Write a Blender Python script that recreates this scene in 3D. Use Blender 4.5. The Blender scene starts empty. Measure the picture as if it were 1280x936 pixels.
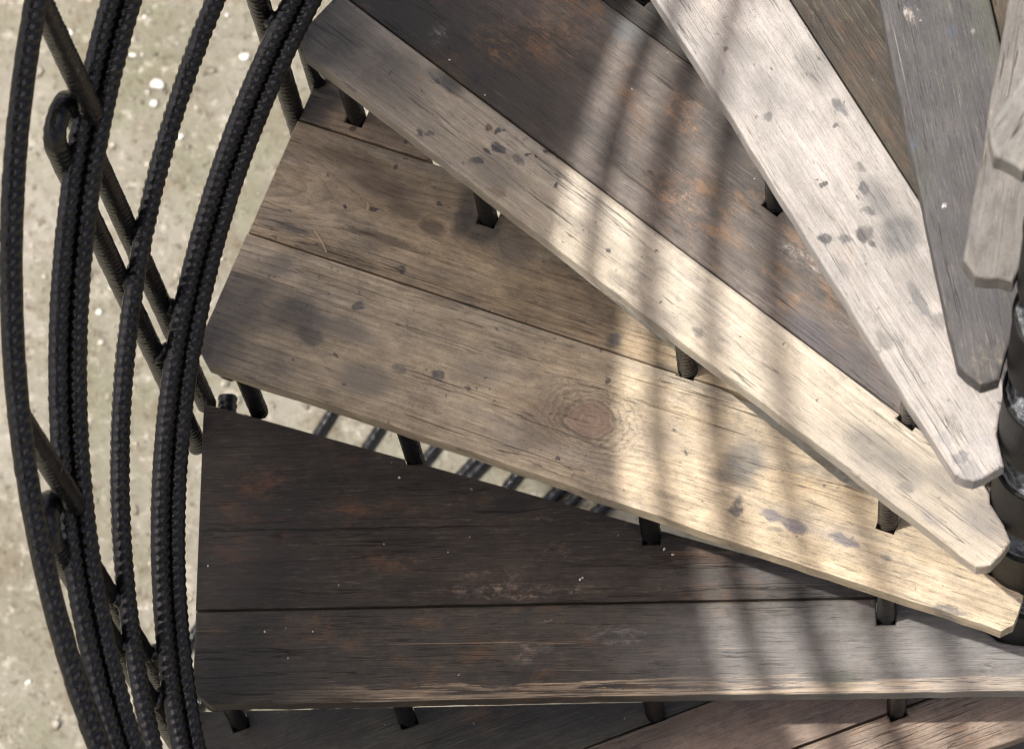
import bpy, bmesh, math, random
import numpy as np
from mathutils import Vector, Matrix, Euler

random.seed(7)
rng = np.random.default_rng(7)
scene = bpy.context.scene
COL = scene.collection

# ------------------------------------------------------------------ camera
CAM = np.array([-0.24991744550311815, -1.2437446458009638, 3.948317322240864])
ROT = np.array([[0.9966640597490827, 0.005998453092002233, -0.08139269356017144],
                [0.023915523051310825, 0.9320503576694263, 0.3615386266022993],
                [0.07803076163705662, -0.36227910418460185, 0.928797637222201]])
FPX = 4491.141624565409                       # focal length in pixels of a 1280 wide frame
cam_data = bpy.data.cameras.new('camera')
cam = bpy.data.objects.new('camera', cam_data)
COL.objects.link(cam)
m = Matrix([list(ROT.T[i]) + [CAM[i]] for i in range(3)] + [[0, 0, 0, 1]])
cam.matrix_world = m
cam_data.sensor_fit = 'HORIZONTAL'
cam_data.sensor_width = 36
cam_data.lens = FPX / 1280 * 36
cam_data.clip_start = 0.05
cam_data.clip_end = 2000
cam_data.dof.use_dof = True
cam_data.dof.focus_distance = 3.95
cam_data.dof.aperture_fstop = 10.5
scene.camera = cam

# ------------------------------------------------------------------ sky, sun, exposure
SUN_TO = Vector((-0.349, -0.108, 1.0)).normalized()       # direction towards the sun
world = bpy.data.worlds.new('World')
scene.world = world
world.use_nodes = True
wn = world.node_tree
wn.nodes.clear()
sky = wn.nodes.new('ShaderNodeTexSky')
sky.sky_type = 'NISHITA'
sky.sun_disc = False
sky.sun_elevation = math.asin(SUN_TO.z)
sky.sun_rotation = math.atan2(SUN_TO.x, SUN_TO.y)
sky.air_density = 0.55
sky.dust_density = 8.0
sky.ozone_density = 0.2
bg = wn.nodes.new('ShaderNodeBackground')
bg.inputs['Strength'].default_value = 0.15
out = wn.nodes.new('ShaderNodeOutputWorld')
wn.links.new(sky.outputs[0], bg.inputs[0])
wn.links.new(bg.outputs[0], out.inputs[0])
sun_data = bpy.data.lights.new('sun', 'SUN')
sun_data.energy = 3.5
sun_data.angle = math.radians(0.75)
sun_data.color = (1.0, 0.965, 0.92)
sun = bpy.data.objects.new('sun', sun_data)
COL.objects.link(sun)
sun.location = SUN_TO * 20
sun.rotation_euler = (-SUN_TO).to_track_quat('-Z', 'Y').to_euler()
scene.view_settings.view_transform = 'Standard'
scene.view_settings.look = 'None'
scene.view_settings.gamma = 1.0
scene.view_settings.exposure = 1.08
scene.view_settings.use_curve_mapping = False
scene.cycles.filter_width = 1.05

# ------------------------------------------------------------------ stair geometry constants
RISE = 0.19314506718763264
STEP = 0.35303459775462476          # angle between treads
EOFF = 0.09831360774871195          # front edge passes this far from the axis
THK = 0.025
GROUND = -1.75
# measured small irregularity of each tread: (extra angle in degrees, extra offset)
ADJ = {-1: (0, 0), 0: (-.017, -.0022), 1: (.502, .0022), 2: (.059, -.0054), 3: (.786, -.0059), 4: (-.115, .0037),
       5: (-.083, .0003), 6: (.454, -.0013)}
BAR_U = [0.925, 0.7212, 0.4236, 0.1378]
BAR_V = 0.0335
SUP_R = 0.0100
COLR = 0.0495


def tread_angle(k):
    return k * STEP + math.radians(ADJ.get(k, (0, 0))[0])


def tread_e(k):
    return EOFF - ADJ.get(k, (0, 0))[1]


def at(px, py, z):
    """where the sight line through a picture point meets the level z"""
    d = ROT.T @ np.array([(px - 640) / FPX, -(py - 468) / FPX, -1.0])
    t = (z - CAM[2]) / d[2]
    return CAM + t * d


def tl(k, px, py):
    """picture point on the top of tread k, in that tread's own coordinates (x = -outward, y = across)"""
    p = at(px, py, k * RISE)
    th = tread_angle(k)
    u = -math.cos(th) * p[0] + math.sin(th) * p[1]
    w = math.sin(th) * p[0] + math.cos(th) * p[1]
    return (-u, w)


# ------------------------------------------------------------------ object helpers
def link(name, mesh, mat=None, parent=None, loc=None, rot=None, smooth=False):
    o = bpy.data.objects.new(name, mesh)
    COL.objects.link(o)
    if mat and mesh and not mesh.materials:
        mesh.materials.append(mat)
    if parent:
        o.parent = parent
    if loc is not None:
        o.location = loc
    if rot is not None:
        o.rotation_euler = rot
    if smooth and mesh:
        mesh.polygons.foreach_set('use_smooth', [True] * len(mesh.polygons))
    return o


def tag(o, label=None, cat=None, group=None, kind=None):
    for k, v in (('label', label), ('category', cat), ('group', group), ('kind', kind)):
        if v:
            o[k] = v
    return o


def mesh_np(name, verts, quads):
    me = bpy.data.meshes.new(name)
    verts = np.asarray(verts, dtype=np.float32)
    quads = np.asarray(quads, dtype=np.int32)
    n = len(quads)
    w = quads.shape[1]
    me.vertices.add(len(verts))
    me.vertices.foreach_set('co', verts.ravel())
    me.loops.add(n * w)
    me.loops.foreach_set('vertex_index', quads.ravel())
    me.polygons.add(n)
    me.polygons.foreach_set('loop_start', np.arange(0, n * w, w, dtype=np.int32))
    me.polygons.foreach_set('use_smooth', np.ones(n, dtype=bool))
    me.update(calc_edges=True)
    me.validate()
    return me


def sweep(name, path, R, ribbed=True, pitch=0.0088, lug=0.0013, n=22, phase=0.0, wob=0.0005, roll=0.6):
    """a ribbed reinforcing bar along a polyline: crescent lugs on both halves, two long ribs"""
    path = np.asarray(path, float)
    seg = np.linalg.norm(np.diff(path, axis=0), axis=1)
    s = np.concatenate([[0], np.cumsum(seg)])
    step = pitch / 6.0 if ribbed else 0.01
    ns = max(3, int(s[-1] / step) + 1)
    ss = np.linspace(0, s[-1], ns)
    P = np.stack([np.interp(ss, s, path[:, i]) for i in range(3)], 1)
    T = np.gradient(P, axis=0)
    T /= np.linalg.norm(T, axis=1)[:, None]
    N = np.zeros_like(P)
    a = np.array([0, 0, 1.0]) if abs(T[0][2]) < .9 else np.array([1.0, 0, 0])
    v = a - T[0] * (a @ T[0])
    v /= np.linalg.norm(v)
    for i in range(ns):
        v = v - T[i] * (v @ T[i])
        v /= np.linalg.norm(v)
        N[i] = v
    B = np.cross(T, N)
    ph = np.linspace(0, 2 * math.pi, n, endpoint=False) + roll
    rel = ph - roll
    rad = np.full((ns, n), R)
    if ribbed:
        half = np.where(rel < math.pi, 1.0, -1.0)
        q = (ss[:, None] / pitch + phase + half[None, :] * (rel[None, :] % math.pi - math.pi / 2) * 0.42 + (half[None, :] < 0) * .5)
        tri = np.abs((q % 1.0) - .5) * 2
        bump = np.clip((0.66 - tri) / 0.40, 0, 1)
        bump = bump * bump * (3 - 2 * bump)
        cres = np.clip(np.abs(np.sin(rel)), 0, 1) ** .8
        rad += lug * bump * cres[None, :]
        rib = np.exp(-((np.minimum(rel % math.pi, math.pi - rel % math.pi)) / .14) ** 2)
        rad += 0.0012 * rib[None, :]
    ww = rng.normal(0, 1, (ns // 6 + 3, n))
    wwi = np.repeat(ww, 6, axis=0)[:ns]
    rad += wob * wwi * .35
    V = P[:, None, :] + rad[:, :, None] * (np.cos(ph)[None, :, None] * N[:, None, :] + np.sin(ph)[None, :, None] * B[:, None, :])
    V = V.reshape(-1, 3)
    i = np.arange(ns - 1)[:, None]
    j = np.arange(n)[None, :]
    Q = np.stack([i * n + j, i * n + (j + 1) % n, (i + 1) * n + (j + 1) % n, (i + 1) * n + j], -1).reshape(-1, 4)
    # end caps as fans made of degenerate-free quads around a centre vertex pair
    c0, c1 = len(V), len(V) + 1
    V = np.vstack([V, P[0] - T[0] * .001, P[-1] + T[-1] * .001])
    caps = []
    for jj in range(0, n, 2):
        caps.append([c0, (jj + 2) % n, (jj + 1) % n, jj])
        b = (ns - 1) * n
        caps.append([c1, b + jj, b + (jj + 1) % n, b + (jj + 2) % n])
    Q = np.vstack([Q, np.array(caps)])
    return mesh_np(name, V, Q)


# ------------------------------------------------------------------ node helpers
class NB:
    def __init__(self, name):
        self.mat = bpy.data.materials.new(name)
        self.mat.use_nodes = True
        self.t = self.mat.node_tree
        self.t.nodes.clear()
        self.out = self.t.nodes.new('ShaderNodeOutputMaterial')
        self.bsdf = self.t.nodes.new('ShaderNodeBsdfPrincipled')
        self.t.links.new(self.bsdf.outputs[0], self.out.inputs[0])
        self.tc = self.t.nodes.new('ShaderNodeTexCoord').outputs['Object']

    def put(self, sock, v):
        if isinstance(v, bpy.types.NodeSocket):
            self.t.links.new(v, sock)
        elif v is not None:
            if isinstance(v, (tuple, list)) and len(v) == 3 and sock.type == 'RGBA':
                v = (*v, 1)
            sock.default_value = v

    def math(self, op, a, b=None, c=None, clamp=False):
        n = self.t.nodes.new('ShaderNodeMath')
        n.operation = op
        n.use_clamp = clamp
        for i, v in enumerate((a, b, c)):
            if v is not None:
                self.put(n.inputs[i], v)
        return n.outputs[0]

    def vec(self, op, a, b=None):
        n = self.t.nodes.new('ShaderNodeVectorMath')
        n.operation = op
        self.put(n.inputs[0], a)
        if b is not None:
            self.put(n.inputs[1], b)
        return n.outputs['Value'] if op in ('LENGTH', 'DOT_PRODUCT', 'DISTANCE') else n.outputs[0]

    def sep(self, v):
        n = self.t.nodes.new('ShaderNodeSeparateXYZ')
        self.put(n.inputs[0], v)
        return n.outputs

    def noise(self, v, scale, detail=4, rough=.6, color=False, dist=0.0):
        n = self.t.nodes.new('ShaderNodeTexNoise')
        n.inputs['Scale'].default_value = 1
        n.inputs['Detail'].default_value = detail
        n.inputs['Roughness'].default_value = rough
        n.inputs['Distortion'].default_value = dist
        if not isinstance(scale, (tuple, list)):
            scale = (scale, scale, scale)
        self.put(n.inputs['Vector'], self.vec('MULTIPLY', v, tuple(scale)))
        return n.outputs['Color'] if color else n.outputs['Fac']

    def voro(self, v, scale, feature='F1', rand=1.0):
        n = self.t.nodes.new('ShaderNodeTexVoronoi')
        n.feature = feature
        n.inputs['Scale'].default_value = scale
        n.inputs['Randomness'].default_value = rand
        self.put(n.inputs['Vector'], v)
        return n.outputs

    def ramp(self, v, a, b, lo=0.0, hi=1.0, smooth=True):
        n = self.t.nodes.new('ShaderNodeMapRange')
        n.interpolation_type = 'SMOOTHSTEP' if smooth else 'LINEAR'
        self.put(n.inputs[0], v)
        for i, x in enumerate((a, b, lo, hi)):
            n.inputs[i + 1].default_value = x
        return n.outputs[0]

    def mix(self, f, a, b, mode='MIX'):
        n = self.t.nodes.new('ShaderNodeMix')
        n.data_type = 'RGBA'
        n.blend_type = mode
        self.put(n.inputs['Factor'], f)
        self.put(n.inputs['A'], a)
        self.put(n.inputs['B'], b)
        return n.outputs['Result']

    def bump(self, h, dist, strength=1.0):
        n = self.t.nodes.new('ShaderNodeBump')
        n.inputs['Strength'].default_value = strength
        n.inputs['Distance'].default_value = dist
        self.put(n.inputs['Height'], h)
        self.t.links.new(n.outputs[0], self.bsdf.inputs['Normal'])

    def set(self, color=None, rough=None, spec=None, metal=None):
        for nm, v in (('Base Color', color), ('Roughness', rough), ('Specular IOR Level', spec), ('Metallic', metal)):
            if v is not None:
                self.put(self.bsdf.inputs[nm], v)


def wood(name, c1, c2, ringc=(.16, .11, .07), ring=.5, freq=75, knot=None, fib=.45, dirt=.3, dirtc=(.05, .047, .044),
         wear=0.0, wearc=(.45, .36, .27), rust=0.0, rustc=(.30, .15, .06), speck=.5, spots=(), rough=.62, spec=.35,
         edge=None, seed=0.0, pits=.5, lines=0.0, linec=(.45, .40, .34), rings_at=None, moss=0.0, grey=0.0, tilt=0.0, crack=.75, crackc=(.05, .033, .022), cracks=(), mott=1.0):
    b = NB(name)
    P0 = b.tc
    P = b.vec('ADD', P0, (seed * 3.17, seed * 1.31, seed * .73))
    if tilt:
        r = b.t.nodes.new('ShaderNodeVectorRotate')
        r.rotation_type = 'Z_AXIS'
        b.put(r.inputs['Vector'], P)
        r.inputs['Angle'].default_value = tilt
        P = r.outputs[0]
    x0, y0, z0 = b.sep(P0)
    wc = b.vec('SUBTRACT', b.noise(P, (30, 50, 50), 7, .72, color=True), (.5, .5, .5))
    Pw = b.vec('ADD', P0, b.vec('MULTIPLY', wc, (.030, .022, 0)))
    # slow waviness of the grain
    wv = b.noise(P, (2.2, 6, 6), 2, .5)
    yy = b.math('ADD', y0, b.math('MULTIPLY', b.math('SUBTRACT', wv, .5), .05))
    if knot:
        kx, ky, kr, kl = knot
        flow = kr > .005
        dx = b.math('DIVIDE', b.math('SUBTRACT', x0, kx), kl)
        g = b.math('POWER', 2.718, b.math('MULTIPLY', b.math('MULTIPLY', dx, dx), -1.0))
        dy = b.math('SUBTRACT', yy, ky)
        F = b.math('SQRT', b.math('ADD', b.math('MULTIPLY', dy, dy), b.math('POWER', b.math('MULTIPLY', g, .045), 2)))
        if flow:
            ex = b.math('MULTIPLY', b.math('SUBTRACT', x0, kx), .55)
            d2 = b.math('MAXIMUM', b.math('ADD', b.math('MULTIPLY', ex, ex), b.math('MULTIPLY', dy, dy)), kr * kr)
            F = b.math('ADD', .4, b.math('MULTIPLY', dy, b.math('SUBTRACT', 1.0, b.math('DIVIDE', kr * kr * 2.6, b.math('ADD', d2, kr * kr * .8)))))
    else:
        ky = rings_at if rings_at is not None else -.3
        dy = b.math('SUBTRACT', yy, ky)
        lx = b.math('MULTIPLY', b.math('ADD', x0, .4 + seed % .3), .06)
        F = b.math('SQRT', b.math('ADD', b.math('MULTIPLY', dy, dy), b.math('MULTIPLY', lx, lx)))
    Fj = b.math('ADD', F, b.math('MULTIPLY', b.noise(P, (9, 60, 60), 3, .6), .006))
    fr = b.math('FRACT', b.math('MULTIPLY', Fj, freq))
    ringm = b.math('MULTIPLY', b.math('POWER', fr, 3.2), b.ramp(fr, .90, 1.0, 1, 0))
    ringm = b.math('MULTIPLY', ringm, b.ramp(b.noise(P, (5, 9, 9), 3, .6), .3, .65, .25, 1.0))
    fib1 = b.noise(P, (3.5, 230, 230), 7, .74)
    fib2 = b.noise(P, (40, 900, 900), 3, .7)
    blotch = b.noise(P, (3.2, 8, 8), 6, .62)
    dn = b.noise(Pw, (10, 16, 16), 9, .72)
    col = b.mix(b.ramp(blotch, .34, .66), c1, c2)
    if grey:
        gm = b.ramp(b.noise(P, (5, 26, 26), 6, .7), .45, .68)
        col = b.mix(b.math('MULTIPLY', gm, grey), col, (.24, .235, .225))
    col = b.mix(b.math('MULTIPLY', ringm, ring), col, ringc)
    fm = b.math('MULTIPLY', b.ramp(fib1, .32, .66), b.ramp(b.noise(P, (22, 420, 420), 4, .7), .28, .56, .35, 1.0))
    col = b.mix(b.math('MULTIPLY', b.math('SUBTRACT', 1.0, fm), fib), col, b.mix(.72, col, (.02, .017, .014)))
    col = b.mix(b.math('MULTIPLY', b.ramp(fib2, .55, .80), .30), col, b.mix(.6, col, (.6, .52, .42)))
    pm = b.ramp(b.noise(P, (45, 900, 300), 2, .5), .66, .74)
    col = b.mix(b.math('MULTIPLY', pm, pits), col, (.03, .026, .022))
    if moss:
        mm = b.math('MULTIPLY', b.ramp(b.noise(Pw, (6, 18, 18), 7, .75), .48, .66), moss)
        col = b.mix(mm, col, (.085, .095, .06))
    gr = b.noise(P, (330, 620, 620), 4, .75)
    col = b.mix(b.math('MULTIPLY', b.ramp(gr, .52, .70), .42), col, b.mix(.8, col, (.025, .021, .018)))
    col = b.mix(b.math('MULTIPLY', b.ramp(gr, .36, .24), .30), col, b.mix(.5, col, (.66, .58, .48)))
    ck = b.noise(P, (1.3, 34, 34), 4, .62)
    ckm = b.math('MULTIPLY', b.ramp(b.math('ABSOLUTE', b.math('SUBTRACT', ck, .5)), .0, .0065, 1, 0), b.ramp(b.noise(P, (6, 11, 11), 3, .6), .46, .60))
    col = b.mix(b.math('MULTIPLY', ckm, crack), col, crackc)
    mo = b.noise(P, (24, 46, 46), 10, .80)
    mf = b.ramp(mo, .30, .70, 1 + .42 * mott, 1 - .48 * mott, smooth=False)
    col = b.mix(1.0, col, mf, 'MULTIPLY')
    dm = b.math('MULTIPLY', b.ramp(dn, .50, .70), dirt)
    col = b.mix(dm, col, dirtc)
    if rust:
        rm = b.math('MULTIPLY', b.ramp(b.noise(Pw, (14, 26, 26), 9, .78), .50, .64), b.ramp(b.noise(P, (4, 9, 9), 3, .5), .42, .58))
        rm = b.math('MULTIPLY', rm, rust)
        col = b.mix(rm, col, rustc)
    wm = None
    if wear:
        w1 = b.ramp(b.noise(Pw, (16, 150, 150), 8, .75), .56, .66)
        w2 = b.ramp(b.noise(P, (3.5, 14, 14), 4, .6), .44, .62)
        wm = b.math('MULTIPLY', b.math('MULTIPLY', w1, w2), wear)
        col = b.mix(wm, col, wearc)
    if lines:
        ln = b.math('MULTIPLY', b.ramp(b.noise(P, (1.6, 210, 100), 3, .6), .66, .72), b.ramp(b.noise(P, (6, 12, 12), 3, .6), .42, .6))
        col = b.mix(b.math('MULTIPLY', ln, lines), col, linec)
    if speck:
        vv = b.voro(Pw, 46)
        cs = b.sep(vv['Color'])
        sm = b.math('MULTIPLY', b.ramp(vv['Distance'], .10, .17, 1, 0), b.ramp(cs[0], .80, .86))
        col = b.mix(b.math('MULTIPLY', sm, speck), col, (.035, .033, .035))
        v2 = b.voro(b.vec('ADD', Pw, (4.1, 2.2, 0)), 120)
        c2s = b.sep(v2['Color'])
        sm2 = b.math('MULTIPLY', b.ramp(v2['Distance'], .14, .22, 1, 0), b.ramp(c2s[0], .88, .92))
        col = b.mix(b.math('MULTIPLY', sm2, speck * .9), col, (.03, .027, .025))
        v3 = b.voro(b.vec('ADD', Pw, (1.4, 7.2, 0)), 85)
        c3s = b.sep(v3['Color'])
        sm3 = b.math('MULTIPLY', b.ramp(v3['Distance'], .05, .10, 1, 0), b.ramp(c3s[1], .95, .96))
        col = b.mix(b.math('MULTIPLY', sm3, .7), col, (.5, .48, .45))
    if edge:
        y_e, wd, amt, ecol = edge
        ragged = b.math('MULTIPLY', b.ramp(b.noise(P, (3.2, 70, 70), 8, .74), .40, .68, .10, 1.1, smooth=False), wd)
        em = b.ramp(b.math('SUBTRACT', b.math('SUBTRACT', y0, y_e), ragged), -.0012, .0008, 1, 0)
        em = b.math('MULTIPLY', em, b.ramp(b.noise(P, (8, 420, 420), 5, .75), .40, .54, .08, 1.0))
        em = b.math('MULTIPLY', em, b.ramp(b.noise(P, (3.0, 20, 20), 4, .6), .36, .52, .45, 1.0))
        em = b.math('MULTIPLY', em, b.math('MULTIPLY', b.ramp(z0, -.0030, -.0012), b.ramp(x0, -.86, -.70)))
        col = b.mix(b.math('MULTIPLY', em, amt), col, ecol)
    brk = b.math('MULTIPLY', b.ramp(mo, .62, .40, .62, 1.0), b.ramp(fib1, .30, .60, .70, 1.0))
    brk3 = b.math('MULTIPLY', b.ramp(b.noise(Pw, (70, 150, 150), 8, .78), .46, .58, .0, 1.0), b.ramp(mo, .56, .44, .15, 1.0))
    brk2 = b.math('MULTIPLY', b.ramp(b.noise(P, (60, 160, 160), 5, .7), .30, .55, .55, 1.0), b.ramp(fib1, .25, .6, .75, 1.0))
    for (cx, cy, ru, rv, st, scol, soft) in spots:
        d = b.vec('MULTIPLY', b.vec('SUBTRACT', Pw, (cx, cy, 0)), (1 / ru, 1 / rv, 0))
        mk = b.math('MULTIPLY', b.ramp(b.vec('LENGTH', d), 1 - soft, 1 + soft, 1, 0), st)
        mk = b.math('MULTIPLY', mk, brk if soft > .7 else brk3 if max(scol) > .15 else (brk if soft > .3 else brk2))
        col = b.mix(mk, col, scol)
    for (ax, ay, bx, by, wd) in cracks:
        L = math.hypot(bx - ax, by - ay)
        tx, ty = (bx - ax) / L, (by - ay) / L
        q = b.vec('SUBTRACT', b.vec('ADD', P0, b.vec('MULTIPLY', wc, (0, .006, 0))), (ax, ay, 0))
        al = b.vec('DOT_PRODUCT', q, (tx, ty, 0))
        ac = b.math('ABSOLUTE', b.vec('DOT_PRODUCT', q, (-ty, tx, 0)))
        mk = b.math('MULTIPLY', b.ramp(ac, wd * .5, wd * 1.3, 1, 0), b.math('MULTIPLY', b.ramp(al, -.002, .004), b.ramp(al, L * .55, L, 1, 0)))
        col = b.mix(b.math('MULTIPLY', mk, .92), col, (.006, .005, .004))
    if knot and kr > .005:
        d = b.vec('MULTIPLY', b.vec('SUBTRACT', Pw, (kx, ky, 0)), (1 / (kr * 1.35), 1 / kr, 0))
        dl = b.vec('LENGTH', d)
        kring = b.math('SINE', b.math('MULTIPLY', dl, 22))
        kc = b.mix(b.ramp(kring, -1, 1), (.20, .140, .098), (.25, .178, .126))
        kc = b.mix(1.0, kc, mf, 'MULTIPLY')
        col = b.mix(b.ramp(dl, .80, 1.0, .92, 0), col, kc)
        halo = b.math('MULTIPLY', b.math('MULTIPLY', b.ramp(dl, 1.0, 1.25), b.ramp(dl, 1.4, 2.8, 1, 0)), b.math('POWER', b.math('FRACT', b.math('MULTIPLY', b.math('ADD', dl, b.math('MULTIPLY', mo, .8)), 3.6)), 3.0))
        col = b.mix(b.math('MULTIPLY', halo, .8), col, (.10, .072, .045))
        rim = b.math('MULTIPLY', b.ramp(dl, .86, .98), b.ramp(dl, 1.02, 1.16, 1, 0))
        col = b.mix(b.math('MULTIPLY', b.math('MULTIPLY', rim, brk2), .70), col, (.075, .05, .033))
    h = b.math('ADD', b.math('MULTIPLY', fib1, .9), b.math('MULTIPLY', ringm, -.35))
    h = b.math('ADD', h, b.math('MULTIPLY', fib2, .35))
    h = b.math('ADD', h, b.math('MULTIPLY', pm, -.5))
    h = b.math('ADD', h, b.math('MULTIPLY', b.noise(P, 90, 4, .7), .5))
    h = b.math('ADD', h, b.math('MULTIPLY', ckm, -1.2))
    h = b.math('ADD', h, b.math('MULTIPLY', gr, .5))
    if wm is not None:
        h = b.math('ADD', h, b.math('MULTIPLY', wm, -.5))
    b.bump(h, .0015, 1.0)
    ro = b.math('ADD', rough, b.math('MULTIPLY', b.math('SUBTRACT', dn, .5), .35), clamp=True)
    b.set(col, ro, spec)
    return b.mat


SOOT = (.035, .034, .034)
SMOKE = (.075, .072, .068)
TAN = (.36, .27, .17)
PALE = (.55, .48, .39)
ORANGE = (.36, .19, .07)
BLUE = (.055, .085, .13)


def sp(k, items):
    """stains and painted shade patches given as (picture x, y, half width along grain, half width across, strength, colour, softness)"""
    res = []
    for (px, py, a, c, st, colr, soft) in items:
        x, y = tl(k, px, py)
        s = 1.0 / (1080 + 75 * (k - 1))
        if max(colr) < .12:
            st = min(1.0, st * 1.45)
            if soft > .3:
                a, c = a * 1.18, c * 1.18
        res.append((x, y, a * s, c * s, st, colr, soft))
    return res


def kn(k, px, py, r_px, l):
    x, y = tl(k, px, py)
    return (x, y, r_px / 1080.0, l)


# ------------------------------------------------------------------ materials
def m_black(name='black_bitumen_paint', dust=.04, r0=.08, sp_=.36):
    b = NB(name)
    P = b.tc
    n1 = b.noise(P, 160, 4, .6)
    n2 = b.noise(P, 28, 5, .65)
    col = b.mix(b.ramp(n2, .35, .7), (.0032, .0033, .0035), (.0075, .0075, .0075))
    col = b.mix(b.math('MULTIPLY', b.ramp(b.noise(P, 60, 6, .7), .56, .74), dust), col, (.09, .083, .072))
    b.set(col, b.math('ADD', r0, b.math('MULTIPLY', n2, .20)), sp_)
    b.bump(b.math('ADD', n1, b.math('MULTIPLY', b.noise(P, 300, 2, .5), .25)), .0020, .65)
    return b.mat


def m_weld():
    b = NB('weld_bead_metal')
    P = b.tc
    n = b.noise(P, 55, 5, .62, dist=1.2)
    col = b.mix(b.ramp(n, .38, .66), (.012, .014, .016), (.13, .14, .15))
    b.set(col, b.math('ADD', .22, b.math('MULTIPLY', b.noise(P, 90, 3), .25)), .6, b.ramp(n, .4, .6, .0, .35))
    b.bump(n, .005, 1.0)
    return b.mat


def m_ground():
    b = NB('trodden_pale_earth')
    P = b.tc
    n1 = b.noise(P, 2.6, 8, .62)
    n2 = b.noise(P, 11, 9, .74)
    n3 = b.noise(P, 46, 7, .72)
    col = b.mix(b.ramp(n1, .34, .66), (.225, .212, .158), (.330, .312, .258))
    col = b.mix(b.math('MULTIPLY', b.ramp(b.noise(P, 4.5, 7, .68), .46, .64), .60), col, (.190, .190, .120))
    col = b.mix(b.math('MULTIPLY', b.ramp(n2, .48, .66), .75), col, (.19, .158, .108))
    col = b.mix(b.math('MULTIPLY', b.ramp(n3, .52, .66), .85), col, (.115, .094, .065))
    col = b.mix(b.math('MULTIPLY', b.ramp(b.noise(b.vec('ADD', P, (7, 3, 0)), 30, 6, .75), .53, .68), .80), col, (.50, .465, .39))
    b.set(col, .92, .2)
    h = b.math('ADD', b.math('MULTIPLY', n2, 1.0), b.math('MULTIPLY', n3, .6))
    b.bump(h, .035, 1.0)
    return b.mat


def m_stone():
    b = NB('white_pebble')
    n = b.noise(b.tc, 40, 5, .6)
    b.set(b.mix(n, (.30, .29, .255), (.42, .41, .37)), .7, .3)
    b.bump(n, .003, .5)
    return b.mat


def m_slab():
    b = NB('grey_landing_boards')
    n = b.noise(b.tc, (3, 3, 3), 6, .6)
    b.set(b.mix(n, (.24, .22, .19), (.34, .31, .27)), .8, .3)
    b.bump(b.noise(b.tc, 40, 5, .6), .002, .6)
    return b.mat


BLACK = m_black()
BLACK_CLEAN = m_black('dull_black_paint', .05, .42, .12)
BLACK_DUSTY = m_black('dusty_black_paint', .75)
WELD = m_weld()
GROUND_M = m_ground()
STONE = m_stone()
SLAB = m_slab()

# ------------------------------------------------------------------ the ground
bm = bmesh.new()
bmesh.ops.create_grid(bm, x_segments=8, y_segments=8, size=400)
me = bpy.data.meshes.new('ground')
bm.to_mesh(me)
bm.free()
g = link('ground', me, GROUND_M, loc=(0, 0, GROUND))
tag(g, kind='structure')


# ------------------------------------------------------------------ landing with the round stairwell opening (above and behind the picture)
def ring_prism(name, r0, r1, a0, a1, z0, z1, n=96):
    V, Q = [], []
    for i in range(n + 1):
        a = a0 + (a1 - a0) * i / n
        for r, z in ((r0, z0), (r1, z0), (r1, z1), (r0, z1)):
            V.append((-r * math.cos(a), r * math.sin(a), z))
    for i in range(n):
        p, q = i * 4, i * 4 + 4
        for j in range(4):
            jj = (j + 1) % 4
            Q.append((p + j, p + jj, q + jj, q + j))
    Q.append((3, 2, 1, 0))
    Q.append((n * 4, n * 4 + 1, n * 4 + 2, n * 4 + 3))
    me = mesh_np(name, V, Q)
    me.polygons.foreach_set('use_smooth', np.zeros(len(Q), dtype=bool))
    return me


A0, A1 = math.radians(-112), math.radians(112)
land = link('landing', ring_prism('landing', 1.027, 1.95, A0, A1, 1.779, 1.859), SLAB)
tag(land, kind='structure')


def arc(r, z, a0, a1, n=120):
    return [(-r * math.cos(a0 + (a1 - a0) * i / n), r * math.sin(a0 + (a1 - a0) * i / n), z) for i in range(n + 1)]


guard = bpy.data.objects.new('guard_rail', None)
COL.objects.link(guard)
guard.location = (-1.03, 0, 1.859)
tag(guard, 'black rebar guard rail round the stairwell opening whose bars shade the treads', 'guard rail')
GA0, GA1 = math.radians(-36), math.radians(25)
off = Vector(guard.location)
for (r, z, R) in ((1.030, 1.989, .0105), (1.022, 2.168, .0100), (1.038, 2.184, .0100), (1.030, 2.372, .0105), (1.030, 2.568, .0115)):
    pts = [tuple(Vector(p) - off) for p in arc(r, z, GA0, GA1)]
    link('rail', sweep('guard_bar', pts, R, ribbed=False), BLACK, guard)
for a in (GA0, GA1):
    p = Vector((-1.045 * math.cos(a), 1.045 * math.sin(a), 0))
    link('post', sweep('guard_post', [(p.x - off.x, p.y - off.y, 0.0), (p.x - off.x, p.y - off.y, .74)], .0105, ribbed=False), BLACK, guard)

# ------------------------------------------------------------------ the spiral staircase
stair = bpy.data.objects.new('spiral_staircase', None)
COL.objects.link(stair)
stair.location = (0, 0, GROUND)
tag(stair, 'spiral staircase of weathered wooden wedge treads on black rebar with a rebar railing', 'staircase')
BASE = Vector((0, 0, GROUND))

# ---- centre pole with its sleeves
def cyl_profile(name, prof, n=40, noise=0.0):
    V, Q = [], []
    for (r, z) in prof:
        for i in range(n):
            a = 2 * math.pi * i / n
            rr = r + (random.uniform(-1, 1) * noise if noise else 0)
            zz = z + (random.uniform(-1, 1) * noise if noise else 0)
            V.append((rr * math.cos(a), rr * math.sin(a), zz))
    for p in range(len(prof) - 1):
        for i in range(n):
            Q.append((p * n + i, p * n + (i + 1) % n, (p + 1) * n + (i + 1) % n, (p + 1) * n + i))
    return mesh_np(name, V, Q)


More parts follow.
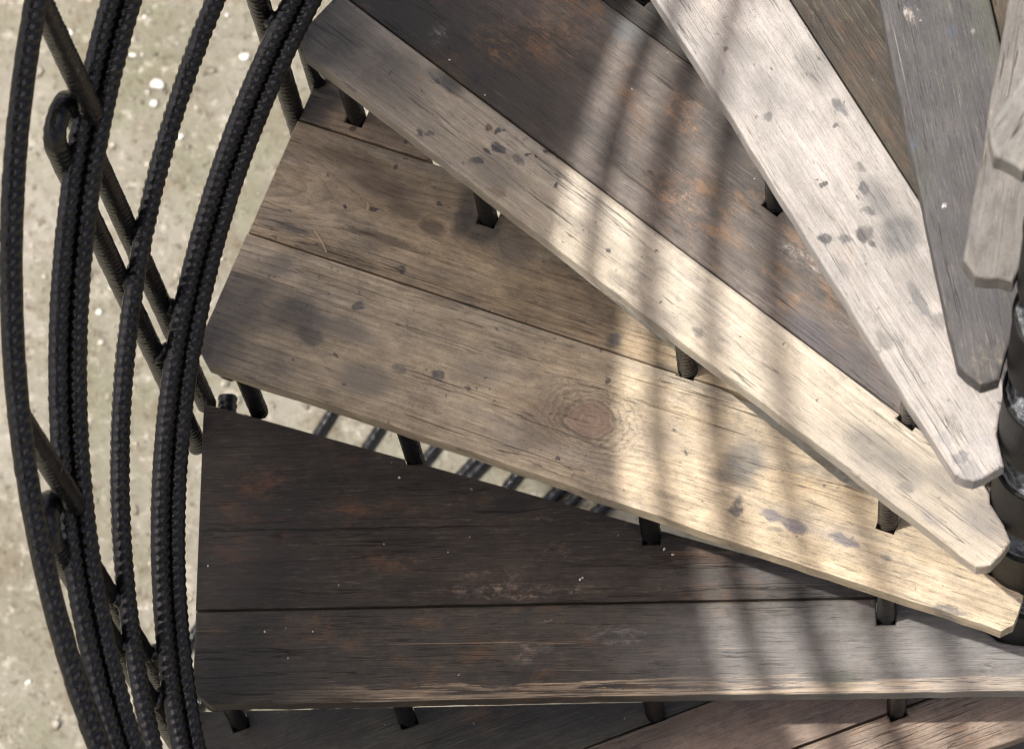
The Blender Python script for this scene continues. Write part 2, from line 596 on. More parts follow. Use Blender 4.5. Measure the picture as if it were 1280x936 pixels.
pole = link('centre_pole', cyl_profile('centre_pole', [(.0005, 0), (.026, 0), (.026, 4.1), (.0005, 4.1)]), BLACK, stair, (0, 0, 0))
pole.data.polygons.foreach_set('use_smooth', [False] * len(pole.data.polygons))
collar_me = cyl_profile('collar', [(.024, -.022), (.0475, -.022), (.0482, -.016), (.0482, .098), (.0490, .1000), (.0494, .1030), (.0486, .1055),
                                   (.0462, .1060), (.024, .1050)], 56)
weld_me = cyl_profile('weld_bead', [(.0455, .1030), (.0450, .1085), (.0435, .1110), (.0418, .1075), (.0400, .1110), (.0375, .1170), (.0350, .1160), (.0320, .1230), (.0290, .1330), (.0255, .1370)], 56, .0013)
for k in range(-8, 10):
    c = link('collar', collar_me, BLACK_CLEAN, pole, (0, 0, k * RISE - GROUND), smooth=True)
    link('weld_bead', weld_me, WELD, pole, (0, 0, k * RISE - GROUND), (0, 0, k * 1.3), smooth=True)


# ---- planks
def back_v(k):
    return BACKS.get(k, (.030, .372))


BACKS = {-1: (.0458, .363), 0: (.070, .316), 1: (.023, .380), 2: (.085, .372), 3: (.085, .372), 4: (.085, .372)}


def notches(k):
    """where the four uprights carrying tread k+1 stand, in tread k coordinates (u, v)"""
    th, e = tread_angle(k), tread_e(k)
    th2, e2 = tread_angle(k + 1), tread_e(k + 1)
    res = []
    for u in BAR_U:
        w = BAR_V - e2
        x = -math.cos(th2) * u + math.sin(th2) * w
        y = math.sin(th2) * u + math.cos(th2) * w
        res.append((-math.cos(th) * x + math.sin(th) * y, math.sin(th) * x + math.cos(th) * y + e))
    return res


def plank_outline(k, v0, v1, u_out, u_in, first, limit=None):
    e = tread_e(k)
    a, s = back_v(k)
    nt = notches(k)

    def top(u):
        v = min(v1, max(a + s * u, .104))
        if limit:
            v = min(v, limit)
        for (bu, bv) in nt:
            if abs(u - bu) < .0107:
                v = min(v, bv - .0107)
        return v

    def inner(v):
        dv = v - e
        return max(u_in, math.sqrt(max(0, COLR ** 2 - dv * dv)) if abs(dv) < COLR else -1)

    # back boundary from outside to inside, stepping at the notches
    us = list(np.linspace(u_out, u_in, 60))
    for (bu, bv) in nt:
        us += [bu - .0108, bu - .0106, bu + .0106, bu + .0108]
    us = sorted([u for u in us if u_in <= u <= u_out], reverse=True)
    back = []
    for u in us:
        v = top(u)
        if v < v0 + .004:
            if u > u_out - .2:
                continue
            break
        if u <= inner(v) + .0005:
            break
        back.append((u, v))
    # drop collinear points
    red = []
    for i, p in enumerate(back):
        if 0 < i < len(back) - 1:
            q, r = back[i - 1], back[i + 1]
            if abs((p[0] - q[0]) * (r[1] - q[1]) - (p[1] - q[1]) * (r[0] - q[0])) < 1e-8:
                continue
        red.append(p)
    back = red
    ue, ve = back[-1]
    # inner end
    end = []
    if ve > v0 + .006:
        for i in range(1, 9):
            v = ve + (v0 - ve) * i / 9.0
            end.append(((inner(v) if v < v1 else u_in) + random.uniform(-.0010, .0012), v + random.uniform(-.001, .001)))
    # front edge, slightly uneven
    ui = inner(v0)
    if back[-1][0] > ui + .12 and ve <= v0 + .006:
        ui = ue
        front = []
    else:
        cf = random.uniform(.011, .020)
        front = [(ui + random.uniform(-.001, .001), v0 + cf), (ui + cf * .55, v0 + cf * .45 + random.uniform(-.0008, .0008)), (ui + cf * random.uniform(.95, 1.3), v0)] if first else [(ui, v0)]
        end = [p for p in end if p[1] > v0 + (.022 if first else .004)]
    nf = 44
    wph = random.uniform(0, 6)
    x0 = (front[-1][0] if front else ue)
    for i in range(1, nf):
        u = x0 + (u_out - x0) * i / nf
        front.append((u, v0 + ((random.uniform(-.0007, .0007) + .0010 * math.sin(u * 9 + wph)) if first else random.uniform(-.0003, .0005))))
    if first:
        front += [(u_out - .019, v0), (u_out - .004, v0 + .013)]
        outer = [(u_out, v0 + .030)]
    else:
        front += [(u_out, v0)]
        outer = []
    return back + end + front + outer


def plank_mesh(name, k, poly, thk=THK, bev=.0032, warp=0.0):
    e = tread_e(k)
    bm = bmesh.new()
    vt = [bm.verts.new((-u, v - e, 0)) for (u, v) in poly]
    vb = [bm.verts.new((-u, v - e, -thk)) for (u, v) in poly]
    ft = bm.faces.new(vt)
    bm.faces.new(list(reversed(vb)))
    n = len(poly)
    for i in range(n):
        j = (i + 1) % n
        bm.faces.new((vt[j], vt[i], vb[i], vb[j]))
    bm.normal_update()
    bmesh.ops.recalc_face_normals(bm, faces=bm.faces[:])
    rim = [ed for ed in bm.edges if (ed.verts[0].co.z == 0 and ed.verts[1].co.z == 0)]
    bmesh.ops.bevel(bm, geom=rim, offset=bev, offset_type='OFFSET', segments=3, profile=.5, affect='EDGES', clamp_overlap=True)
    bmesh.ops.triangulate(bm, faces=[f for f in bm.faces if len(f.verts) > 4])
    for f in bm.faces:
        f.smooth = False
    me = bpy.data.meshes.new(name)
    bm.to_mesh(me)
    bm.free()
    return me


U0 = 0.953
G = .0012      # half of the joint between two boards

W = {}
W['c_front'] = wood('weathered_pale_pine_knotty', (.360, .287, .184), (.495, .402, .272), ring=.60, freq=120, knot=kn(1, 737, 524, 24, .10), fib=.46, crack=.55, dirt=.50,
                    speck=.8, rough=.52, spec=.5, seed=1.2, grey=.35, edge=None,
                    spots=sp(1, [(300, 375, 40, 34, .85, SOOT, .55), (262, 430, 30, 30, .8, SOOT, .6), (372, 392, 26, 22, .8, SOOT, .5), (388, 420, 16, 10, .7, SOOT, .4), (425, 408, 40, 12, .55, SMOKE, .6),
                                 (350, 330, 16, 14, .5, SMOKE, .5), (335, 385, 16, 13, .6, (.40, .30, .19), .5), (448, 382, 7, 6, .7, SMOKE, .2), (455, 475, 30, 18, .5, SMOKE, .5), (545, 467, 8, 6, .7, SMOKE, .2),
                                 (593, 463, 26, 14, .35, SMOKE, .6), (500, 462, 10, 7, .5, SMOKE, .3), (680, 525, 24, 34, .45, (.10, .07, .05), .4), (930, 575, 20, 20, .7, SMOKE, .5), (918, 600, 26, 8, .5, SOOT, .5),
                                 (920, 632, 8, 14, .65, SOOT, .3), (967, 645, 16, 7, .75, (.10, .09, .095), .22), (994, 657, 16, 8, .75, (.10, .09, .095), .25), (968, 662, 10, 4, .5, SMOKE, .3), (1055, 676, 20, 6, .7, (.10, .09, .095), .22),
                                 (1107, 698, 7, 4, .5, SMOKE, .3), (1190, 762, 22, 5, .6, SMOKE, .3), (820, 545, 50, 14, .35, SMOKE, .6), (640, 500, 30, 12, .3, (.45, .27, .12), .6), (1030, 610, 60, 8, .35, (.42, .24, .09), .6)]))  # last, long orange streak paints the shadow of the tread above
W['c_rear'] = wood('weathered_tan_pine_branch_grain', (.31, .235, .145), (.43, .335, .215), ring=.70, freq=150, knot=kn(1, 490, 262, 1, .16), fib=.48, crack=.6, dirt=.45,
                   speck=.8, rough=.62, seed=2.7, grey=.25,
                   spots=sp(1, [(440, 200, 50, 9, .6, (.07, .05, .035), .6), (478, 235, 40, 12, .65, (.07, .05, .035), .6), (505, 262, 22, 9, .6, (.06, .045, .03), .5), (480, 297, 30, 6, .6, (.06, .045, .03), .5), (420, 318, 46, 7, .45, (.08, .06, .04), .5),
                                (540, 285, 14, 9, .6, (.07, .05, .035), .4), (600, 285, 22, 20, .75, SOOT, .45), (580, 265, 10, 30, .6, SOOT, .5), (365, 285, 20, 4, .6, SOOT, .4), (350, 275, 34, 14, .35, SMOKE, .5), (640, 310, 26, 22, .5, SMOKE, .6),
                                (500, 335, 5, 5, .7, SOOT, .2), (467, 263, 4, 4, .8, SOOT, .2), (433, 259, 3, 3, .7, SOOT, .2), (700, 350, 50, 14, .3, (.42, .30, .16), .6), (835, 462, 12, 8, .5, SOOT, .4), (770, 425, 9, 9, .7, SMOKE, .4)]))
W['c_third'] = wood('tan_pine_corner_piece', (.27, .20, .13), (.35, .265, .175), ring=.55, freq=110, fib=.45, dirt=.3, speck=.8, rough=.62, seed=3.9,
                    spots=sp(1, [(385, 145, 22, 22, .9, SOOT, .4), (400, 118, 30, 14, .85, SOOT, .4), (440, 160, 5, 5, .6, SOOT, .2)]))
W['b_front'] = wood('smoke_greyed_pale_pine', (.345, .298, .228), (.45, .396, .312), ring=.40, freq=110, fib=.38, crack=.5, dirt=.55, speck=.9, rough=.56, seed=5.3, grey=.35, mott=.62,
                    spots=sp(2, [(395, 40, 46, 50, .85, (.055, .053, .052), .6), (430, 45, 40, 40, .6, SMOKE, .7), (480, 95, 50, 26, .55, SMOKE, .7), (500, 75, 36, 14, .5, SMOKE, .6), (566, 108, 18, 9, .8, SOOT, .4), (552, 98, 20, 8, .6, SMOKE, .4),
                                 (535, 105, 16, 5, .6, ORANGE, .5), (580, 135, 34, 3, .6, ORANGE, .5), (622, 184, 9, 7, .85, (.04, .042, .05), .25), (595, 201, 8, 6, .85, (.04, .042, .05), .25), (608, 190, 4, 4, .8, SOOT, .2), (648, 198, 7, 6, .6, SMOKE, .3),
                                 (620, 215, 30, 16, .35, SMOKE, .6), (622, 240, 10, 7, .6, (.13, .08, .05), .4), (610, 160, 6, 4, .6, (.1, .05, .03), .3), (623, 163, 4, 4, .7, SOOT, .2), (694, 232, 3, 3, .7, SOOT, .2), (527, 168, 5, 4, .7, SMOKE, .3), (538, 168, 5, 4, .6, SMOKE, .3),
                                 (825, 395, 26, 12, .4, SMOKE, .5), (870, 415, 8, 6, .5, SMOKE, .3), (770, 350, 12, 7, .3, SMOKE, .4), (1130, 600, 150, 50, .55, (.20, .18, .155), .8), (1090, 560, 30, 18, .5, SMOKE, .5), (1130, 585, 24, 16, .45, SMOKE, .5), (1180, 600, 24, 14, .4, SMOKE, .5), (1165, 650, 16, 8, .6, (.15, .14, .14), .3), (1133, 610, 10, 8, .5, SMOKE, .3), (1235, 650, 30, 20, .5, (.09, .085, .09), .5)]))  # broad grey patch at the inner end paints in the rail shade
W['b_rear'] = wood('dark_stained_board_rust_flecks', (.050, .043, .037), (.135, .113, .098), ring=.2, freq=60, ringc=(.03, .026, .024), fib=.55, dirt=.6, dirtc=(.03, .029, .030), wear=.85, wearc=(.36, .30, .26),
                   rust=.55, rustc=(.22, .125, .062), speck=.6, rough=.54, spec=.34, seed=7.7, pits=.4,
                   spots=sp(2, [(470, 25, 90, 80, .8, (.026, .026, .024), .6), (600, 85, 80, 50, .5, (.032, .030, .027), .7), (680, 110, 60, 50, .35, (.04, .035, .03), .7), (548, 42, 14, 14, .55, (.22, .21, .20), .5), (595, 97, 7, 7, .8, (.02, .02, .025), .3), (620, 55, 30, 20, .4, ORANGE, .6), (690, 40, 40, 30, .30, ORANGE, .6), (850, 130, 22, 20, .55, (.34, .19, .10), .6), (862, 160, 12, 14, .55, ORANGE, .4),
                                (845, 240, 40, 20, .45, (.42, .24, .13), .6), (1000, 320, 30, 10, .5, (.45, .40, .36), .4), (1010, 410, 30, 10, .55, (.05, .045, .05), .5), (1050, 460, 70, 30, .55, (.05, .046, .05), .6), (780, 30, 30, 30, .55, (.10, .115, .125), .6)]))  # the two dark inner patches and the blue-grey one are shade put into the colour
W['b_third'] = wood('gap_shade_corner_piece', (.014, .013, .012), (.03, .026, .022), ring=.2, fib=.4, dirt=.5, wear=.3, speck=.4, rough=.55, seed=8.8)  # near-black colour stands in for the dark gap behind the rear board
W['a_front'] = wood('bleached_grey_pine', (.245, .226, .208), (.335, .314, .292), ring=.28, freq=100, fib=.36, crack=.5, dirt=.65, dirtc=(.17, .16, .155), speck=.8, rough=.52, spec=.4, seed=9.4, grey=.50, pits=.30, mott=.60,
                    spots=sp(3, [(1125, 292, 24, 20, .8, (.05, .052, .056), .4), (1095, 245, 26, 14, .6, (.08, .08, .082), .5), (1110, 260, 30, 22, .35, SMOKE, .6), (1052, 135, 12, 5, .75, (.09, .09, .092), .25), (1046, 128, 8, 5, .6, SMOKE, .3), (1079, 236, 9, 7, .75, (.06, .06, .062), .25), (1075, 210, 7, 5, .6, SMOKE, .3), (1085, 265, 8, 6, .6, (.05, .05, .05), .25),
                                 (1080, 292, 12, 10, .75, (.05, .045, .045), .25), (1092, 303, 5, 4, .8, SOOT, .2), (1054, 300, 7, 7, .7, (.07, .07, .07), .3), (1033, 299, 7, 7, .75, (.05, .05, .05), .3), (1029, 229, 5, 5, .8, (.04, .035, .03), .25), (958, 146, 8, 6, .6, SMOKE, .3), (930, 60, 20, 14, .35, SMOKE, .6), (1020, 85, 26, 20, .45, SMOKE, .6), (960, 120, 26, 14, .3, SMOKE, .6),
                                 (1053, 318, 14, 9, .5, (.22, .14, .10), .4), (1054, 338, 10, 6, .4, SMOKE, .4), (1150, 380, 30, 6, .65, (.09, .09, .09), .3), (1150, 345, 26, 24, .35, SMOKE, .6), (1180, 400, 8, 14, .5, SMOKE, .4), (1213, 590, 16, 12, .6, (.11, .11, .12), .35), (1180, 550, 10, 8, .5, (.11, .11, .12), .35), (1200, 570, 7, 9, .6, (.09, .09, .1), .3), (1105, 425, 10, 8, .5, SMOKE, .4), (890, 20, 40, 30, .2, (.55, .42, .30), .7), (1235, 560, 60, 14, .55, (.17, .17, .19), .5)]))
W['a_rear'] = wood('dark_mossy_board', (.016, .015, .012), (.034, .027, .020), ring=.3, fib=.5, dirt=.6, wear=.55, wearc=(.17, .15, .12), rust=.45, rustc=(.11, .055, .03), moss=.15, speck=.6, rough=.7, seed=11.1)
W['z_front'] = wood('slate_grey_painted_board', (.043, .0425, .0445), (.058, .057, .059), ring=.10, fib=.22, dirt=.35, dirtc=(.045, .045, .048), lines=.65, linec=(.28, .26, .25), moss=.25, speck=.35, rough=.66, spec=.25, mott=.6, seed=12.6, pits=.2,
                    edge=(-EOFF + .0005, .005, .8, (.34, .29, .22)),
                    spots=sp(4, [(1139, 17, 16, 9, .8, (.30, .27, .24), .4), (1136, 4, 6, 6, .9, (.04, .04, .045), .3), (1214, 42, 3, 8, .8, (.42, .40, .36), .3), (1190, 40, 9, 6, .3, BLUE, .5), (1143, 180, 6, 5, .35, BLUE, .5), (1181, 256, 4, 4, .9, (.6, .58, .54), .3), (1240, 30, 60, 18, .45, (.055, .06, .045), .6), (1235, 465, 30, 22, .5, (.24, .20, .13), .6)]))
W['y_front'] = wood('light_grey_silvered_board', (.088, .084, .077), (.118, .113, .105), ring=.2, fib=.35, dirt=.35, dirtc=(.055, .054, .053), speck=.3, rough=.6, seed=14.0, pits=.4,
                    spots=sp(5, [(1247, 40, 20, 6, .5, (.13, .13, .135), .5), (1222, 282, 18, 7, .45, (.14, .14, .14), .5)]))
W['x_front'] = wood('light_grey_silvered_board_end', (.115, .112, .103), (.14, .137, .127), ring=.15, fib=.28, dirt=.25, dirtc=(.16, .157, .15), speck=.2, rough=.6, seed=15.2, pits=.3)
W['d_front'] = wood('dark_varnished_board_worn_nosing', (.027, .0232, .0175), (.056, .046, .034), ring=.2, freq=70, ringc=(.02, .018, .016), fib=.5, dirt=.5, dirtc=(.022, .022, .022), wear=.75, wearc=(.27, .205, .15), rust=.2, speck=.3, rough=.50, spec=.34, seed=16.5, pits=.4,
                    lines=1.0, linec=(.36, .26, .175), edge=(-EOFF + .001, .024, .95, (.42, .32, .21)),
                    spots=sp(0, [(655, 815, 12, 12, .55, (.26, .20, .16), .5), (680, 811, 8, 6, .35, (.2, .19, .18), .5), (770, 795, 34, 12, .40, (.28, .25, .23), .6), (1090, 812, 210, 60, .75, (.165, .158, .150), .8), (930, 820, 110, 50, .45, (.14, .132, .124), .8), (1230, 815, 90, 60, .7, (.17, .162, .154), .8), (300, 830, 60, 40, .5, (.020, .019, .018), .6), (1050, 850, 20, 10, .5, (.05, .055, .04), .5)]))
W['d_mid'] = wood('dark_brown_board', (.024, .020, .0155), (.050, .038, .028), ring=.2, ringc=(.02, .017, .014), fib=.45, dirt=.55, dirtc=(.022, .022, .022), wear=.65, wearc=(.20, .145, .105), rust=.55, rustc=(.13, .06, .03), speck=.25, rough=.56, spec=.25, seed=18.1,
                  cracks=[(*tl(0, 249, 663), *tl(0, 760, 655), .0011), (*tl(0, 590, 639), *tl(0, 662, 640), .0012), (*tl(0, 640, 640), *tl(0, 705, 632), .0010)],
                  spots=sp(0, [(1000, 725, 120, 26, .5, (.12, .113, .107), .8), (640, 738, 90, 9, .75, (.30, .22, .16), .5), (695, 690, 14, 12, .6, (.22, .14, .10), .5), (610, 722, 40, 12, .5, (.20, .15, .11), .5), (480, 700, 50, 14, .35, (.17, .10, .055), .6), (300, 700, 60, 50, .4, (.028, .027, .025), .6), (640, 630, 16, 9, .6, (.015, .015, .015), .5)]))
W['d_rear'] = wood('dark_brown_rear_board', (.042, .037, .030), (.068, .055, .042), ring=.2, ringc=(.02, .017, .014), fib=.45, dirt=.5, dirtc=(.022, .022, .022), wear=.35, wearc=(.15, .115, .085), rust=.6, rustc=(.12, .06, .025), speck=.25, rough=.52, spec=.45, seed=19.9,
                   spots=sp(0, [(655, 636, 40, 3, .9, (.008, .008, .008), .4), (640, 628, 14, 8, .5, (.015, .015, .015), .5)]))
W['e_front'] = wood('brown_worn_board', (.19, .143, .107), (.25, .19, .145), ring=.4, fib=.45, dirt=.4, wear=.3, rust=.4, speck=.4, rough=.55, seed=21.3)
W['e_mid'] = wood('brown_scuffed_board', (.165, .122, .094), (.225, .168, .130), ring=.4, fib=.45, dirt=.4, wear=.35, wearc=(.40, .31, .25), rust=.3, speck=.4, rough=.55, seed=22.4,
                  spots=sp(-1, [(1245, 925, 24, 14, .8, (.10, .125, .14), .5), (790, 925, 60, 16, .6, (.06, .05, .04), .6)]))
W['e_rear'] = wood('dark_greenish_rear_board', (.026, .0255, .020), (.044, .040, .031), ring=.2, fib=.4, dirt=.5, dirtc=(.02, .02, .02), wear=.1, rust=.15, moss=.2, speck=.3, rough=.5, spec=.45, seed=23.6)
W['plain_dark'] = wood('dark_stained_stair_board', (.06, .055, .05), (.10, .088, .078), ring=.3, fib=.45, dirt=.5, wear=.25, rust=.2, speck=.3, rough=.55, seed=25.0)

# boards of every tread: (v0, v1, material, drop of the top, outer end, label)
TREADS = {
    -2: [(0, .12, 'plain_dark', 0, U0, None), (.12, .25, 'plain_dark', 0, U0, None), (.25, .40, 'plain_dark', 0, U0, None)],
    -1: [(0, .083, 'e_front', 0, U0, 'brown worn front board'), (.083, .173, 'e_mid', 0, U0, 'brown scuffed board'), (.173, .40, 'e_rear', .001, U0 - .004, 'dark greenish rear board')],
    0: [(0, .1125, 'd_front', 0, .949, 'dark board with a pale worn front edge'), (.1125, .40, 'd_mid', .001, .949, 'wide dark brown rear board with a long crack')],
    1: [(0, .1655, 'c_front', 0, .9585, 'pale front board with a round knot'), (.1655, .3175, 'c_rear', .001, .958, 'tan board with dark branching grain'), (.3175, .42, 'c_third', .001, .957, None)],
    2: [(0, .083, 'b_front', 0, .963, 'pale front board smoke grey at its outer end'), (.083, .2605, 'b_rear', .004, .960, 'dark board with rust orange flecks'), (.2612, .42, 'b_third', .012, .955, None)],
    3: [(0, .1215, 'a_front', 0, .955, 'bleached grey front board with dark blots'), (.1215, .27, 'a_rear', .006, .955, 'dark mossy rear board'), (.27, .42, 'a_rear', .006, .955, None)],
    4: [(0, .108, 'z_front', 0, .955, 'slate grey front board'), (.108, .25, 'a_rear', .004, .955, None), (.25, .42, 'a_rear', .004, .955, None)],
    5: [(0, .115, 'y_front', 0, .955, 'silver grey front board'), (.115, .25, 'plain_dark', .003, .955, None), (.25, .42, 'plain_dark', .003, .955, None)],
    6: [(0, .12, 'x_front', 0, .955, 'light grey front board'), (.12, .25, 'plain_dark', .003, .955, None), (.25, .42, 'plain_dark', .003, .955, None)],
}
TREAD_LABEL = {
    -1: 'lowest visible tread, brown and dark boards, at the bottom edge of the picture',
    0: 'dark brown tread of two boards lying level across the picture, with a worn pale nosing',
    1: 'broad pale tread with a round knot, just above the dark one',
    2: 'tread with a long pale front board and a dark rust flecked board behind',
    3: 'tread with a bleached grey blotted front board, at the upper right',
    4: 'narrow slate grey tread at the right, resting over the bleached one',
    5: 'silver grey tread end beside the centre pole',
    6: 'topmost light grey tread corner at the right edge',
}

frame_cache = {}


def tread_frame_meshes(k):
    """two rebars under the boards and a cross bar at the outer end, in tread coordinates"""
    e = tread_e(k)
    z = -THK - .0115
    nt = notches(k)
    fr = sweep('frame_bar', [(-.05, BAR_V - e, z), (-.945, BAR_V - e, z)], .0105, pitch=.0095, n=12)
    bk = sweep('frame_bar', [(-nt[3][0] + .07, nt[3][1] - e - .040, z), (-nt[0][0] - .02, nt[0][1] - e - .012, z)], .0105, pitch=.0095, n=12)
    cr = sweep('frame_bar', [(-.93, .01 - e, z - .021), (-.93, nt[0][1] - e + .03, z - .021)], .0105, pitch=.0095, n=12)
    return [fr, bk, cr]


for k, boards in TREADS.items():
    t = bpy.data.objects.new('tread', None)
    COL.objects.link(t)
    t.parent = stair
    t.location = (0, 0, k * RISE - GROUND)
    t.rotation_euler = (0, 0, -tread_angle(k))
    if k in TREAD_LABEL:
        t['label'] = TREAD_LABEL[k]
    for i, (v0, v1, mat, drop, uo, lab) in enumerate(boards):
        a = v0 + (G if i else 0)
        poly = plank_outline(k, a, v1 - G, uo, -.040 if k == 0 else -.0125, i == 0)
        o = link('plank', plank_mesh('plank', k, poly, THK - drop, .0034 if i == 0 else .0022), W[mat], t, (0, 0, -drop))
        if lab:
            o['label'] = lab
    for me in tread_frame_meshes(k):
        link('frame_bar', me, BLACK, t)
    # uprights from this tread's front bar down to the frame of the tread below
    e = tread_e(k)
    key = 'support'
    if key not in frame_cache:
        frame_cache[key] = sweep('support_bar', [(0, 0, -RISE - THK - .006), (0, 0, -THK)], SUP_R, pitch=.0100, n=20, lug=.0018)
    for u in BAR_U:
        link('support_bar', frame_cache[key], BLACK, t, (-u, BAR_V - e, 0), (0, 0, random.uniform(-.5, .5) + .6))

# ---- railing
railing = bpy.data.objects.new('railing', None)
COL.objects.link(railing)
railing.parent = stair
railing.location = (0, 0, -GROUND)


def helix(r, z, s0=-4.6, s1=6.2, n=500, wob=0.0):
    res = []
    for i in range(n + 1):
        s = s0 + (s1 - s0) * i / n
        th = s * STEP
        res.append((-r * math.cos(th), r * math.sin(th), s * RISE + z + wob * math.sin(s * 2.1)))
    return res


RAILS = [('handrail', .9762, .8776, .0108, 1.25), ('rail', .9835, .6190, .0106, 1.45), ('rail', .9665, .6085, .0100, .45),
         ('rail', .9756, .3263, .0105, 1.57), ('rail', .9675, .1200, .0112, 1.40), ('rail', .9515, .1070, .0104, .35)]
for i, (nm, r, z, R, rl) in enumerate(RAILS):
    o = link(nm, sweep(nm, helix(r, z), R * .94, pitch=.0105, lug=.0016, n=24, phase=i * .37, roll=rl), BLACK, railing)
# hairpin balusters, one to each tread
RP = .9945
HB, HT = -.045, .815          # bottom and top of the hairpin above the tread level
half = .0235
hp = [(-half, 0, HB)] + [(-half, 0, HT - half)]
for i in range(1, 16):
    a = math.pi * i / 16
    hp.append((-half * math.cos(a), 0, HT - half + half * math.sin(a)))
hp += [(half, 0, HT - half), (half, 0, HB - .02)]
hair_me = sweep('baluster', hp, .0112, pitch=.0095, n=16, lug=.0010)
stub_me = sweep('stub', [(-half, 0.021, .765), (-half, 0.0175, 1.035)], .0110, pitch=.0095, n=16, lug=.0010)


def blob_mesh(name, r):
    bm = bmesh.new()
    bmesh.ops.create_icosphere(bm, subdivisions=2, radius=r)
    for v in bm.verts:
        v.co *= random.uniform(.82, 1.15)
    me = bpy.data.meshes.new(name)
    bm.to_mesh(me)
    bm.free()
    return me


blobs = [blob_mesh('weld', .0105) for _ in range(3)]
for n in range(-5, 6):
    s = n + .755
    th = s * STEP
    p = (-RP * math.cos(th), RP * math.sin(th), n * RISE)
    # local x runs along the rail downwards, local y points to the axis
    bal = link('baluster', hair_me, BLACK, railing, p, (0, 0, -th - math.pi / 2), smooth=True)
    if n in (-2, -1, 0, 1, 2):
        link('stub', stub_me, BLACK_DUSTY, bal, smooth=True)
        for zi, z in enumerate((.145 + .3263, .145 + .112, .145 + .613)):
            for sx in (-half, half):
                dz = -sx / (.976 * STEP) * RISE
                w_ = link('weld', blobs[(n + zi) % 3], BLACK, bal, (sx * 1.0, .0105, z + dz), (random.random() * 3, random.random() * 3, 0), smooth=True)
                w_.scale = (1.0, .8, 1.5)

# ------------------------------------------------------------------ loose rebar grille on the ground, glimpsed through the gaps
def bar_between(p1, p2, z):
    a, c = at(*p1, z), at(*p2, z)
    return a, c


gz = GROUND + .011
grille = bpy.data.objects.new('rebar_grille', None)
COL.objects.link(grille)
org = Vector(at(560, 640, GROUND))
grille.location = org
tag(grille, 'black rebar grille lying on the ground, seen through the gap under the pale knotty tread', 'grille')
for (p1, p2, w) in (((398, 542), (424, 500), 1), ((458, 560), (492, 508), 1), ((526, 582), (561, 538), 1), ((578, 592), (612, 556), 1), ((590, 594), (622, 562), 1),
                    ((632, 611), (660, 578), 1), ((684, 628), (716, 596), 1.3), ((704, 638), (736, 606), 1), ((738, 648), (770, 620), 1.2)):
    d = np.array(p2, float) - np.array(p1, float)
    d /= np.linalg.norm(d)
    a = at(*(np.array(p1) - d * 420), gz)
    c = at(*(np.array(p2) + d * 60), gz)
    pts = [tuple(Vector(a) - org), tuple(Vector(c) - org)]
    link('bar', sweep('grille_bar', pts, .0090 * w, pitch=.016, lug=.0010, n=12, wob=.0002), BLACK, grille)
for (p1, p2) in (((200, 1060), (560, 1010)), ((440, 480), (790, 585))):
    a, c = at(*p1, gz + .021), at(*p2, gz + .021)
    link('cross_bar', sweep('grille_bar', [tuple(Vector(a) - org), tuple(Vector(c) - org)], .0105, pitch=.013, n=12), BLACK, grille)


# ------------------------------------------------------------------ stones on the ground
def pebble_mesh(name, r):
    bm = bmesh.new()
    bmesh.ops.create_icosphere(bm, subdivisions=2, radius=r)
    sx, sy, sz = random.uniform(.8, 1.3), random.uniform(.7, 1.1), random.uniform(.45, .7)
    ph = [random.uniform(0, 6) for _ in range(3)]
    for v in bm.verts:
        c = v.co / r
        f = 1 + .13 * math.sin(3 * c.x + ph[0]) + .12 * math.sin(4 * c.y + ph[1]) + .08 * math.sin(5 * c.z + ph[2])
        v.co = Vector((v.co.x * sx, v.co.y * sy, v.co.z * sz)) * f
    me = bpy.data.meshes.new(name)
    bm.to_mesh(me)
    bm.free()
    return me


PEB = [(198, 107, 13, 'white pebble between the two outer rails near the top, larger of a pair'), (193, 130, 8, 'white pebble just below the larger one near the top rails'), (226, 172, 6, 'small white pebble beside the single rail, right of the pair'),
       (89, 42, 6, 'small white pebble beside the top of the outer handrail'), (306, 72, 8, 'white pebble left of the smoke greyed tread corner'), (124, 391, 7, 'white pebble left of the single rail at mid height'), (36, 853, 6, 'white pebble outside the handrail near the bottom left corner'),
       (166, 70, 6, 'small white pebble between doubled and single rail above the pair'), (181, 22, 5, 'small white pebble at the top edge between the rails'), (284, 20, 6, 'white pebble at the top edge right of the single rail')]
for (px, py, r, lab) in PEB:
    p = at(px, py, GROUND)
    o = link('pebble', pebble_mesh('pebble', r / 1050.0), STONE, None, (p[0], p[1], GROUND + r / 770.0 * .3), (0, 0, random.random() * 6), smooth=True)
    tag(o, lab, 'pebble', 'white pebbles on the ground')

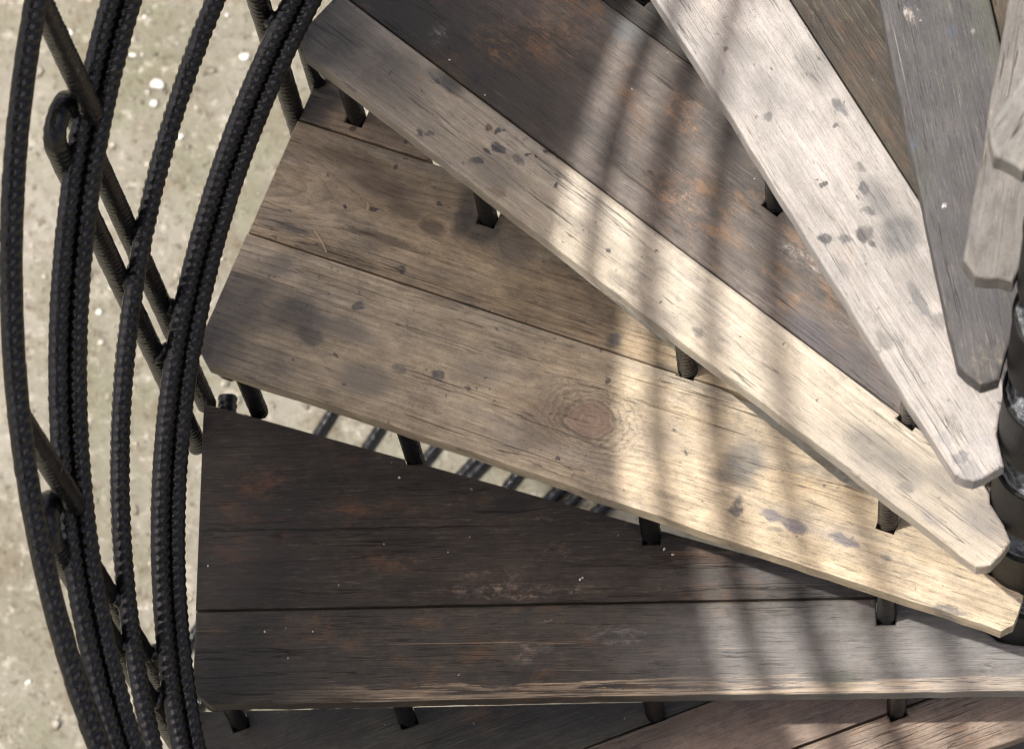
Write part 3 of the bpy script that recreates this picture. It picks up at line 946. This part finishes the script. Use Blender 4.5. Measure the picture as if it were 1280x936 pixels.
# fine gravel, one mass
V, T_ = [], []
bm = bmesh.new()
bmesh.ops.create_icosphere(bm, subdivisions=1, radius=1)
bv = np.array([v.co[:] for v in bm.verts])
bf = np.array([[v.index for v in f.verts] for f in bm.faces])
bm.free()
NG = 4200
gx = rng.uniform(-2.6, -.2, NG)
gy = rng.uniform(-.4, 2.6, NG)
gr = np.clip(rng.lognormal(math.log(.0030), .5, NG), .0012, .010)
for i in range(NG):
    s = gr[i] * rng.uniform(.7, 1.3, 3) * np.array([1, 1, .7])
    V.append(bv * (1 + rng.normal(0, .12, (len(bv), 1))) * s + np.array([gx[i], gy[i], GROUND + gr[i] * .25]))
    T_.append(bf + i * len(bv))
gm = NB('gravel_mixed')
oi = gm.noise(gm.tc, 31, 2, .5)
gm.set(gm.mix(gm.ramp(oi, .35, .65), (.09, .082, .06), (.28, .262, .215)), .85, .3)
gravel = link('gravel', mesh_np('gravel', np.vstack(V), np.vstack(T_)), gm.mat)
tag(gravel, 'fine pale gravel scattered over the trodden ground', 'gravel', kind='stuff')

# ------------------------------------------------------------------ small loose things on the treads
sb = NB('dry_straw')
sb.set((.42, .33, .19), .7, .3)


def straw(p1, p2, k, lab):
    a, c = at(*p1, k * RISE + .0015), at(*p2, k * RISE + .0015)
    md = (np.array(a) + np.array(c)) / 2 + np.array([.0012, .0004, .0012])
    org = Vector(a)
    o = link('straw', sweep('straw', [(0, 0, 0), tuple(Vector(md) - org), tuple(Vector(c) - org)], .0009, ribbed=False, n=6, wob=.0001), sb.mat, None, org)
    tag(o, lab, 'straw')


straw((393, 288), (408, 315), 1, 'thin pale straw lying on the tan board of the knotty tread')
straw((459, 253), (460, 262), 1, 'tiny upright straw bit near the dark branching grain')

fl = NB('pale_paint_flake')
fl.set((.62, .60, .56), .7, .3)
FL = []
for (px, py, k, r) in ((499, 597, 0, 2.2), (830, 686, 0, 3.0), (841, 693, 0, 2.2), (331, 789, 0, 1.8), (360, 822, 0, 1.4), (391, 789, 0, 1.4), (725, 724, 0, 2.2), (728, 722, 0, 1.6), (562, 75, 2, 1.8),
                       (606, 119, 2, 1.8), (260, 707, 0, 1.6), (423, 731, 0, 1.6), (480, 680, 0, 1.3), (560, 690, 0, 1.3)):
    p = at(px, py, k * RISE)
    s = .72 * r / (1080 + 75 * (k - 1))
    FL.append((p, s))
V, T_ = [], []
for i, (p, s) in enumerate(FL):
    V.append(bv * rng.uniform(.6, 1.4, (len(bv), 1)) * np.array([s * rng.uniform(.7, 1.5), s, s * .35]) + p + np.array([0, 0, s * .2]))
    T_.append(bf + i * len(bv))
fo = link('paint_flakes', mesh_np('paint_flakes', np.vstack(V), np.vstack(T_)), fl.mat)
tag(fo, 'tiny pale paint flakes and grit scattered on the dark boards', 'flakes', kind='stuff')
